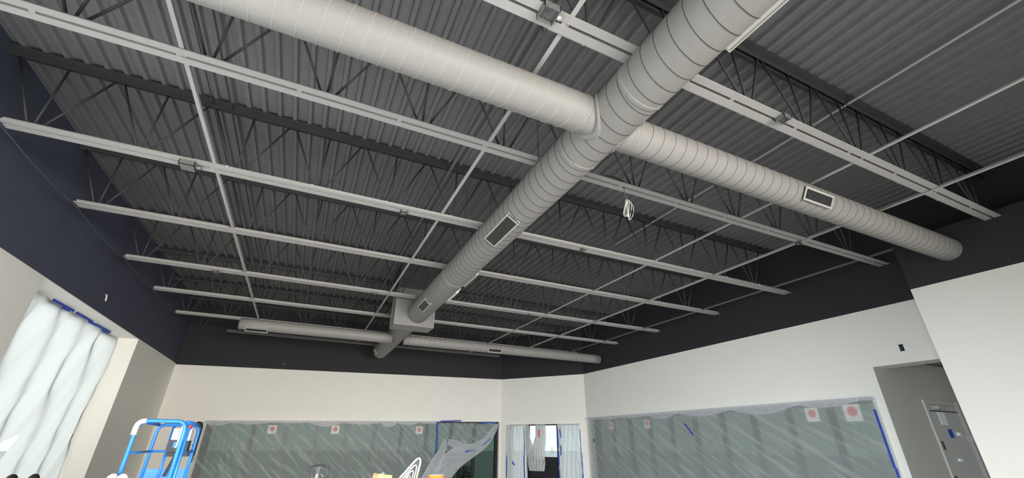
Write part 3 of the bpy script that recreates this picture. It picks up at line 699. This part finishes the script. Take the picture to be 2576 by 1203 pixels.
dbar(DS0+.012, sL-.012, FLOOR, .164, .033, .035, m='glass_clear', name='pane'); dbar(sR_+.028, DS1-.012, FLOOR, .164, .033, .035, m='glass_clear', name='pane'); dbar(sL+.03, sR_-.022, -.14, .164, .036, .038, m='glass_clear', name='pane')
bm = bmesh.new(); c = D(lin(.60, 0, 0, 1, DL), -.075, .026); tube(bm, [c+du*.03*math.cos(a*.39)+Vector((0, 0, .07*math.sin(a*.39))) for a in range(16)], .004, 5, closed=True); obj('door_pull', bm, M['black'], d1)
def dsheet(s0, s1, z0, z1, lab, m, seed, curve=0.):
    p = thing('plastic_sheet', D((s0+s1)/2, z1), lab, 'plastic sheet', 'masking plastic'); bm = bmesh.new()
    sheet(bm, D(s0, z1, -.010), du*(s1-s0)*S, Vector((0, 0, (z0-z1)*S)), 30, 50, lambda s, t: -dn*(.012*abs(math.sin(17*s+4*t+seed))+.009*abs(math.sin(31*(s-.5)*(1.2-t)+seed*2))+.01), uvs=(.8, 2), nrm=None)
    obj('plastic_film', bm, m, p, smooth=True); return p
M['film_side'] = film('sidelight_polythene', (.80, .84, .83), .22, transl=.6, folds=5, foldang=1.3, bump=.7)
p = dsheet(DS0-.01, sL-.004, -.45, .170, 'plastic sheeting over the narrow sidelight left of the entrance door', M['film_side'], 0.)
tape(p, D(sL-.010, .15, -.018), D(sL-.006, -.13, -.018), .03, -dn); tape(p, D(sL-.012, -.13, -.018), D(sL-.004, -.44, -.018), .04, -dn); tape(p, D(DS0-.006, -.12, -.018), D(DS0-.004, -.44, -.018), .03, -dn); tape(p, D(DS0+.07, -.19, -.03), D(DS0+.10, -.225, -.03), .04, -dn)
p = dsheet(sR_+.012, DS1+.012, -.45, .172, 'plastic sheeting over the narrow sidelight right of the entrance door', M['film_side'], 1.7)
for a, b, c_, d_ in ((.012, .14, .016, -.05), (.040, .12, .052, .04), (.016, -.08, .02, -.44), (.045, -.03, .042, -.12)): tape(p, D(sR_+a, b, -.02), D(sR_+c_, d_, -.02), .035, -dn)
tape(p, D(DS1+.004, .12, -.018), D(DS1+.006, -.09, -.018), .02, -dn); tape(p, D(DS1+.008, -.09, -.018), D(DS1+.010, -.44, -.018), .04, -dn)
pD = thing('plastic_sheet', D((sL+sR_)/2, .15), 'bunched plastic hanging in the entrance doorway with bright sky each side', 'plastic sheet', 'masking plastic')
M['film_door'] = film('doorway_polythene', (.60, .62, .60), .10, transl=.35, folds=9, foldang=1.4, bump=.9)
def Dd(f, z): return D(DL*f, z, -.03)
ribbon(pD, [Dd(.345, .168), Dd(.352, .05), Dd(.375, -.06), Dd(.41, -.20)], [.10, .14, .26, .30], M['film_door'], folds=4, depth=.05)
ribbon(pD, [Dd(.50, .168), Dd(.50, .05), Dd(.47, -.08), Dd(.45, -.18), Dd(.45, -.27)], [.34, .36, .44, .60, .50], M['film_door'], folds=6, depth=.07)
bm = bmesh.new(); obox(bm, Dd(.495, .085)-dn*.075, du*.030, Vector((0, 0, .10)), dn*.001); obj('sticker_scrap', bm, M['reddot'], pD)

# ------------------------------------------------------------------ hall door: door_2
d2 = thing('door_2', W(3.08, 1.262, FLOOR), kind='structure'); HX0, HX1, HT = 3.07, 3.425, .225
def hb(x0, x1, z0, z1, y0=1.252, y1=1.264, m='hall', name='door_frame', par=None):
    bm = bmesh.new(); ubox(bm, (x0, y0, z0), (x1, y1, z1)); return obj(name, bm, M[m], par or d2)
M['door'] = mat('door_paint', (.50, .48, .44), .45)
hb(HX0, HX0+.022, FLOOR, HT, m='door'); hb(HX1-.022, HX1, FLOOR, HT, 1.240, m='chord'); hb(HX0+.022, HX1-.022, HT-.022, HT, m='door')
leaf = hb(HX0+.024, HX1-.024, FLOOR+.005, HT-.024, 1.257, 1.264, 'door', 'door_leaf')
hb(HX0+.03, HX1-.03, .168, .172, 1.250, 1.258, 'black', 'closer_arm')
hb(3.165, 3.235, .180, .198, 1.235, 1.257, 'chord', 'door_closer')
hb(3.175, 3.245, .100, .165, 1.254, 1.2565, 'white', 'notice')
hb(3.215, 3.255, .038, .080, 1.254, 1.2565, 'tape', 'notice'); hb(3.30, 3.325, .048, .065, 1.246, 1.257, 'white', 'door_stop')
hb(3.385, 3.412, .020, .055, 1.228, 1.257, 'chord', 'hinge')
for z in (.0, -.16): hb(3.085, 3.10, z-.02, z+.02, 1.249, 1.256, 'steel_dark', 'hinge')
hb(3.20, 3.23, -.075, -.062, 1.247, 1.257, 'white', 'door_lever'); hb(3.10, 3.19, -.185, -.165, 1.240, 1.257, 'galv_bright', 'panic_bar')

# ------------------------------------------------------------------ blue personnel lift
LX0, LX1, LY0, LY1 = -.498, -.358, 2.0, 2.275
lf = thing('personnel_lift', W(-.43, 2.14, FLOOR), 'blue one-person platform lift with tubular basket in front of the left window', 'lift')
zt, zm, zf = .058, -.044, -.27; TR = .0062*S
def rail(pts, name, m='blue', r=TR, rad=.03, par=lf):
    bm = bmesh.new(); tube(bm, rounded([W(*p) for p in pts], rad*S, 5) if len(pts) > 2 else [W(*p) for p in pts], r, 10); return obj(name, bm, M[m], par, smooth=True)
rail([(LX0, LY0, zf), (LX0, LY0, zt), (LX1, LY0, zt), (LX1, LY0, zf)], 'front_hoop')
rail([(LX0, LY1, zf), (LX0, LY1, zt-.006), (LX1, LY1, zt-.006), (LX1, LY1, zf)], 'rear_hoop')
for x in (LX0, LX1): rail([(x, LY0+.01, zt-.002), (x, LY1, zt-.006)], 'side_rail'); rail([(x, LY0, zm), (x, LY1, zm)], 'side_rail', r=TR*.7)
rail([(LX0, LY1, zm), (LX1, LY1, zm)], 'mid_rail', r=TR*.7)
rail([(-.445, LY1, zf), (-.445, LY1, zt-.006)], 'baluster', r=TR*.85); rail([(-.395, LY1, zf), (-.395, LY1, zt-.006)], 'baluster', r=TR*.85)
rail([(LX1+.010, LY0+.01, zf), (LX1+.010, LY0+.01, zt-.02)], 'baluster', r=TR*.85)
bm = bmesh.new(); ubox(bm, (LX0-.012, LY0-.012, -.30), (LX1+.012, LY1+.012, -.285)); obj('platform', bm, M['grey'], lf)
bm = bmesh.new()
for a, b in (((LX0-.008, LY1, -.285), (LX1+.008, LY1+.004, -.105)), ((LX0-.008, LY0, -.285), (LX0-.004, LY1, -.14))): ubox(bm, a, b)
obj('toe_board', bm, M['blue'], lf)
# foam sleeve on the top left corner
rail([(LX0-.002, LY0, .012), (LX0-.002, LY0, zt), (LX0+.022, LY0, zt)], 'foam_sleeve', 'pad', TR*1.45, .024)
rail([(LX1, LY1-.06, zt+.0), (LX1+.002, LY1+.01, zt), (LX1+.002, LY1+.01, -.06)], 'black_sleeve', 'black', TR*1.2, .02)
for z, s in ((-.135, .018), (-.128, .016)):
    pass
for (x, y) in ((LX0-.010, LY0-.02), (LX0+.022, LY0-.045)):
    bm = bmesh.new(); bmesh.ops.create_uvsphere(bm, u_segments=16, v_segments=8, radius=1, matrix=Matrix.Translation(W(x, y, -.128)) @ Matrix.Diagonal((.055, .045, .075, 1))); obj('corner_pad', bm, M['pad'], lf, smooth=True)
# control unit
bm = bmesh.new(); ubox(bm, (LX1-.036, LY1-.10, -.005), (LX1-.006, LY1-.06, .035)); obj('control_box', bm, M['white'], lf)
bm = bmesh.new(); ubox(bm, (LX1-.068, LY1-.09, -.002), (LX1-.040, LY1-.05, .038)); obj('control_box', bm, M['pad'], lf)
bm = bmesh.new(); tube(bm, [W(LX1-.020, LY1-.08, .035), W(LX1-.020, LY1-.08, .050)], .02, 10); obj('stop_button', bm, M['red'], lf)
bm = bmesh.new(); ubox(bm, (LX1-.078, LY1-.06, -.045), (LX1-.012, LY1-.01, -.004)); obj('tray', bm, M['black'], lf)
bm = bmesh.new(); ubox(bm, (LX1-.060, LY1-.063, -.030), (LX1-.045, LY1-.061, -.010)); obj('tray_label', bm, M['blue'], lf)
bm = bmesh.new(); ubox(bm, (LX1-.080, LY1-.03, -.062), (LX1-.008, LY1, -.047)); obj('cross_bar', bm, M['steel_dark'], lf)
bm = bmesh.new(); tube(bm, [W(LX1-.038, LY1-.10, .052), W(LX1-.040, LY1-.104, .054), W(LX1-.040, LY1-.106, -.02), W(LX1-.042, LY1-.104, -.030)], .008, 8); obj('hook_bar', bm, M['white'], lf)
bm = bmesh.new(); tube(bm, [W(LX1-.05+.0, LY1-.02, -.06), W(LX1-.066, LY1-.02, -.13)], .016, 8); obj('strap', bm, M['steel_dark'], lf)
bm = bmesh.new(); tube(bm, rounded([W(LX1-.01, LY1+.01, -.02), W(LX1+.006, LY1+.015, -.03), W(LX1+.005, LY1+.015, -.08), W(LX1-.004, LY1+.01, -.11), W(LX1+.004, LY1+.01, -.16)], .02, 4), .006, 6); obj('control_cable', bm, M['black'], lf, smooth=True)
bm = bmesh.new(); ubox(bm, (-.46, 2.31, FLOOR+.05), (-.40, 2.36, -.12)); obj('mast', bm, M['grey'], lf)
bm = bmesh.new(); ubox(bm, (-.53, 1.98, FLOOR+.03), (-.33, 2.40, FLOOR+.09)); obj('chassis', bm, M['blue'], lf)
for (x, y) in ((-.54, 2.03), (-.32, 2.03), (-.54, 2.35), (-.32, 2.35)):
    bm = bmesh.new(); tube(bm, [W(x-.012, y, FLOOR+.033), W(x+.012, y, FLOOR+.033)], .033*S, 18); obj('wheel', bm, M['black'], lf, smooth=False)

# two dark rounded posts by the left window
for (x, y, zt_, lab) in ((-.638, 1.80, -.094, 'dark rounded post top by the left window, nearer the lift'), (-.684, 1.80, -.094, 'dark rounded post top by the left window, further left')):
    t = thing('padded_post', W(x, y, FLOOR), lab, 'post', 'rounded posts')
    bm = bmesh.new(); tube(bm, [W(x, y, FLOOR+.008), W(x, y, zt_-.03)], .035, 12); obj('post_shaft', bm, M['grey'], t, smooth=True)
    bm = bmesh.new(); tube(bm, [W(x, y, FLOOR), W(x, y, FLOOR+.008)], .058, 20); obj('post_base', bm, M['grey'], t)
    bm = bmesh.new(); bmesh.ops.create_uvsphere(bm, u_segments=20, v_segments=10, radius=1, matrix=Matrix.Translation(W(x, y, zt_-.016)) @ Matrix.Diagonal((.040, .040, .055, 1))); obj('post_cap', bm, M['chrome'], t, smooth=True)

# pallet jack: looped handle
k = 1.7/2.5; jy = 1.7
pj = thing('pallet_jack', W(.0955, jy, FLOOR), 'pallet jack with black looped steering handle in front of the back window', 'pallet jack')
def jk(x, z, dy=0): return W(x*k, jy+dy, z*k)
bm = bmesh.new(); tube(bm, rounded([jk(.127, -.205), jk(.100, -.150), jk(.094, -.122), jk(.118, -.111), jk(.166, -.111), jk(.190, -.122), jk(.184, -.160), jk(.150, -.205)], .012*S, 5), .008, 10); obj('handle_loop', bm, M['black'], pj, smooth=True)
bm = bmesh.new(); prism(bm, [jk(.135, -.112), jk(.152, -.112), jk(.147, -.145), jk(.132, -.145)], (0, .02, 0)); obj('handle_stem', bm, M['steel_dark'], pj)
bm = bmesh.new(); prism(bm, [jk(.133, -.146), jk(.146, -.146), jk(.143, -.190), jk(.130, -.190)], (0, .022, 0)); obj('stem_sleeve', bm, M['steel_mid'], pj)
bm = bmesh.new(); prism(bm, [jk(.147, -.139), jk(.151, -.143), jk(.171, -.157), jk(.166, -.158)], (0, .012, 0)); obj('trigger_lever', bm, M['grey'], pj)
bm = bmesh.new(); tube(bm, [jk(.138, -.19), W(.085, jy+.06, FLOOR+.12)], .02, 10); obj('tow_bar', bm, M['red'], pj, smooth=True)
bm = bmesh.new(); ubox(bm, (.05, jy+.04, FLOOR+.03), (.12, jy+.09, FLOOR+.13)); obj('pump_body', bm, M['red'], pj)
for x in (.03, .115):
    bm = bmesh.new(); ubox(bm, (x, jy+.09, FLOOR+.02), (x+.045, jy+.45, FLOOR+.035)); obj('fork', bm, M['red'], pj)
    bm = bmesh.new(); tube(bm, [W(x+.005, jy+.06, FLOOR+.028), W(x+.03, jy+.06, FLOOR+.028)], .028*S, 16); obj('wheel', bm, M['black'], pj)

# work table with the items whose tops show
tb = thing('work_table', W(.6, 2.55, FLOOR), 'folding work table standing in front of the back window', 'table')
bm = bmesh.new(); ubox(bm, (.30, 2.38, -.232), (.84, 2.62, -.222)); obj('table_top', bm, M['pad'], tb)
for (x, y) in ((.33, 2.41), (.81, 2.41), (.33, 2.59), (.81, 2.59)):
    bm = bmesh.new(); tube(bm, [W(x, y, FLOOR), W(x, y, -.232)], .014, 8); obj('leg', bm, M['grey'], tb)
t = thing('striped_panel', W(.59, 2.5, -.222), 'pointed curved panel of nested white and black bands on the table', 'panel')
ctr = [(.637, -.0745), (.644, -.082), (.646, -.100), (.636, -.150), (.622, -.222), (.470, -.222), (.500, -.195), (.535, -.175), (.565, -.145), (.600, -.105), (.622, -.082)]
bm = bmesh.new(); prism(bm, [W(x, 2.515, z) for x, z in ctr], (0, .02, 0)); obj('panel_back', bm, M['black'], t)
cx, cz = .585, -.205
for i, sc_ in enumerate((.95, .70, .50, .32, .16)):
    pts = [W(cx+(x-cx)*sc_-.004*i, 2.512-.004*i, cz+(z-cz)*sc_) for x, z in ctr]
    bm = bmesh.new(); tube(bm, pts, (.015, .011, .010, .008, .007)[i], 8, closed=True); obj('white_band', bm, M['white'], t, smooth=True)
t = thing('yellow_carton', W(.45, 2.5, -.222), 'crumpled yellow carton showing at the bottom edge left of the striped panel', 'carton')
bm = bmesh.new(); obox(bm, W(.440, 2.46, -.181), Vector((.10, .02, -.012)), Vector((-.02, .09, 0)), Vector((.012, 0, .085))); obj('carton_body', bm, M['yellow'], t)
bm = bmesh.new(); obox(bm, W(.425, 2.45, -.149), Vector((.05, .0, .02)), Vector((0, .09, 0)), Vector((-.002, 0, .004))); obj('carton_flap', bm, M['pad'], t)
t = thing('orange_bucket', W(.735, 2.5, -.222), 'orange tub with a pale rim at the bottom edge right of the striped panel', 'bucket')
bm = bmesh.new(); tube(bm, [W(.733, 2.5, -.220), W(.733, 2.5, -.163)], [.10, .125], 24); obj('tub', bm, M['orange'], t, smooth=True)
bm = bmesh.new(); tube(bm, [W(.733+.041*math.cos(a*.2618), 2.5+.041*math.sin(a*.2618), -.161) for a in range(24)], .006, 6, closed=True); obj('rim', bm, M['pad'], t, smooth=True)

# ------------------------------------------------------------------ outdoors
bm = bmesh.new(); box(bm, (-60, 13.9, -.12), (80, 90, -.10)); box(bm, (12, -30, -.12), (80, 13.9, -.10)); box(bm, (-60, -30, -.12), (-3.6, 13.9, -.10)); tag(obj('pavement', bm, M['pavement']), kind='structure')
bs = thing('bush', W(1.72, 5.2, FLOOR), 'blurred dark bush outside the unmasked back wall pane', 'bush')
bm = bmesh.new(); rnd = random.Random(3)
for i in range(900):
    a, b, q = rnd.random()*6.283, math.acos(rnd.uniform(-.2, 1)), rnd.random()**.4
    c = W(1.84, 5.2, -.36)+Vector((.33*math.sin(b)*math.cos(a), .33*math.sin(b)*math.sin(a), .42*math.cos(b)))*q
    u = Vector((rnd.uniform(-1, 1), rnd.uniform(-1, 1), rnd.uniform(-1, 1))).normalized(); v = u.orthogonal().normalized(); quadface(bm, (c-u*.035, c-v*.012, c+u*.035, c+v*.012))
o = obj('foliage', bm, M['leaf'], bs); o['kind'] = 'stuff'
bm = bmesh.new(); tube(bm, [W(1.84, 5.2, FLOOR), W(1.84, 5.2, -.36)], .03, 8); obj('stem', bm, M['leaf'], bs)
bpy.context.view_layer.update()
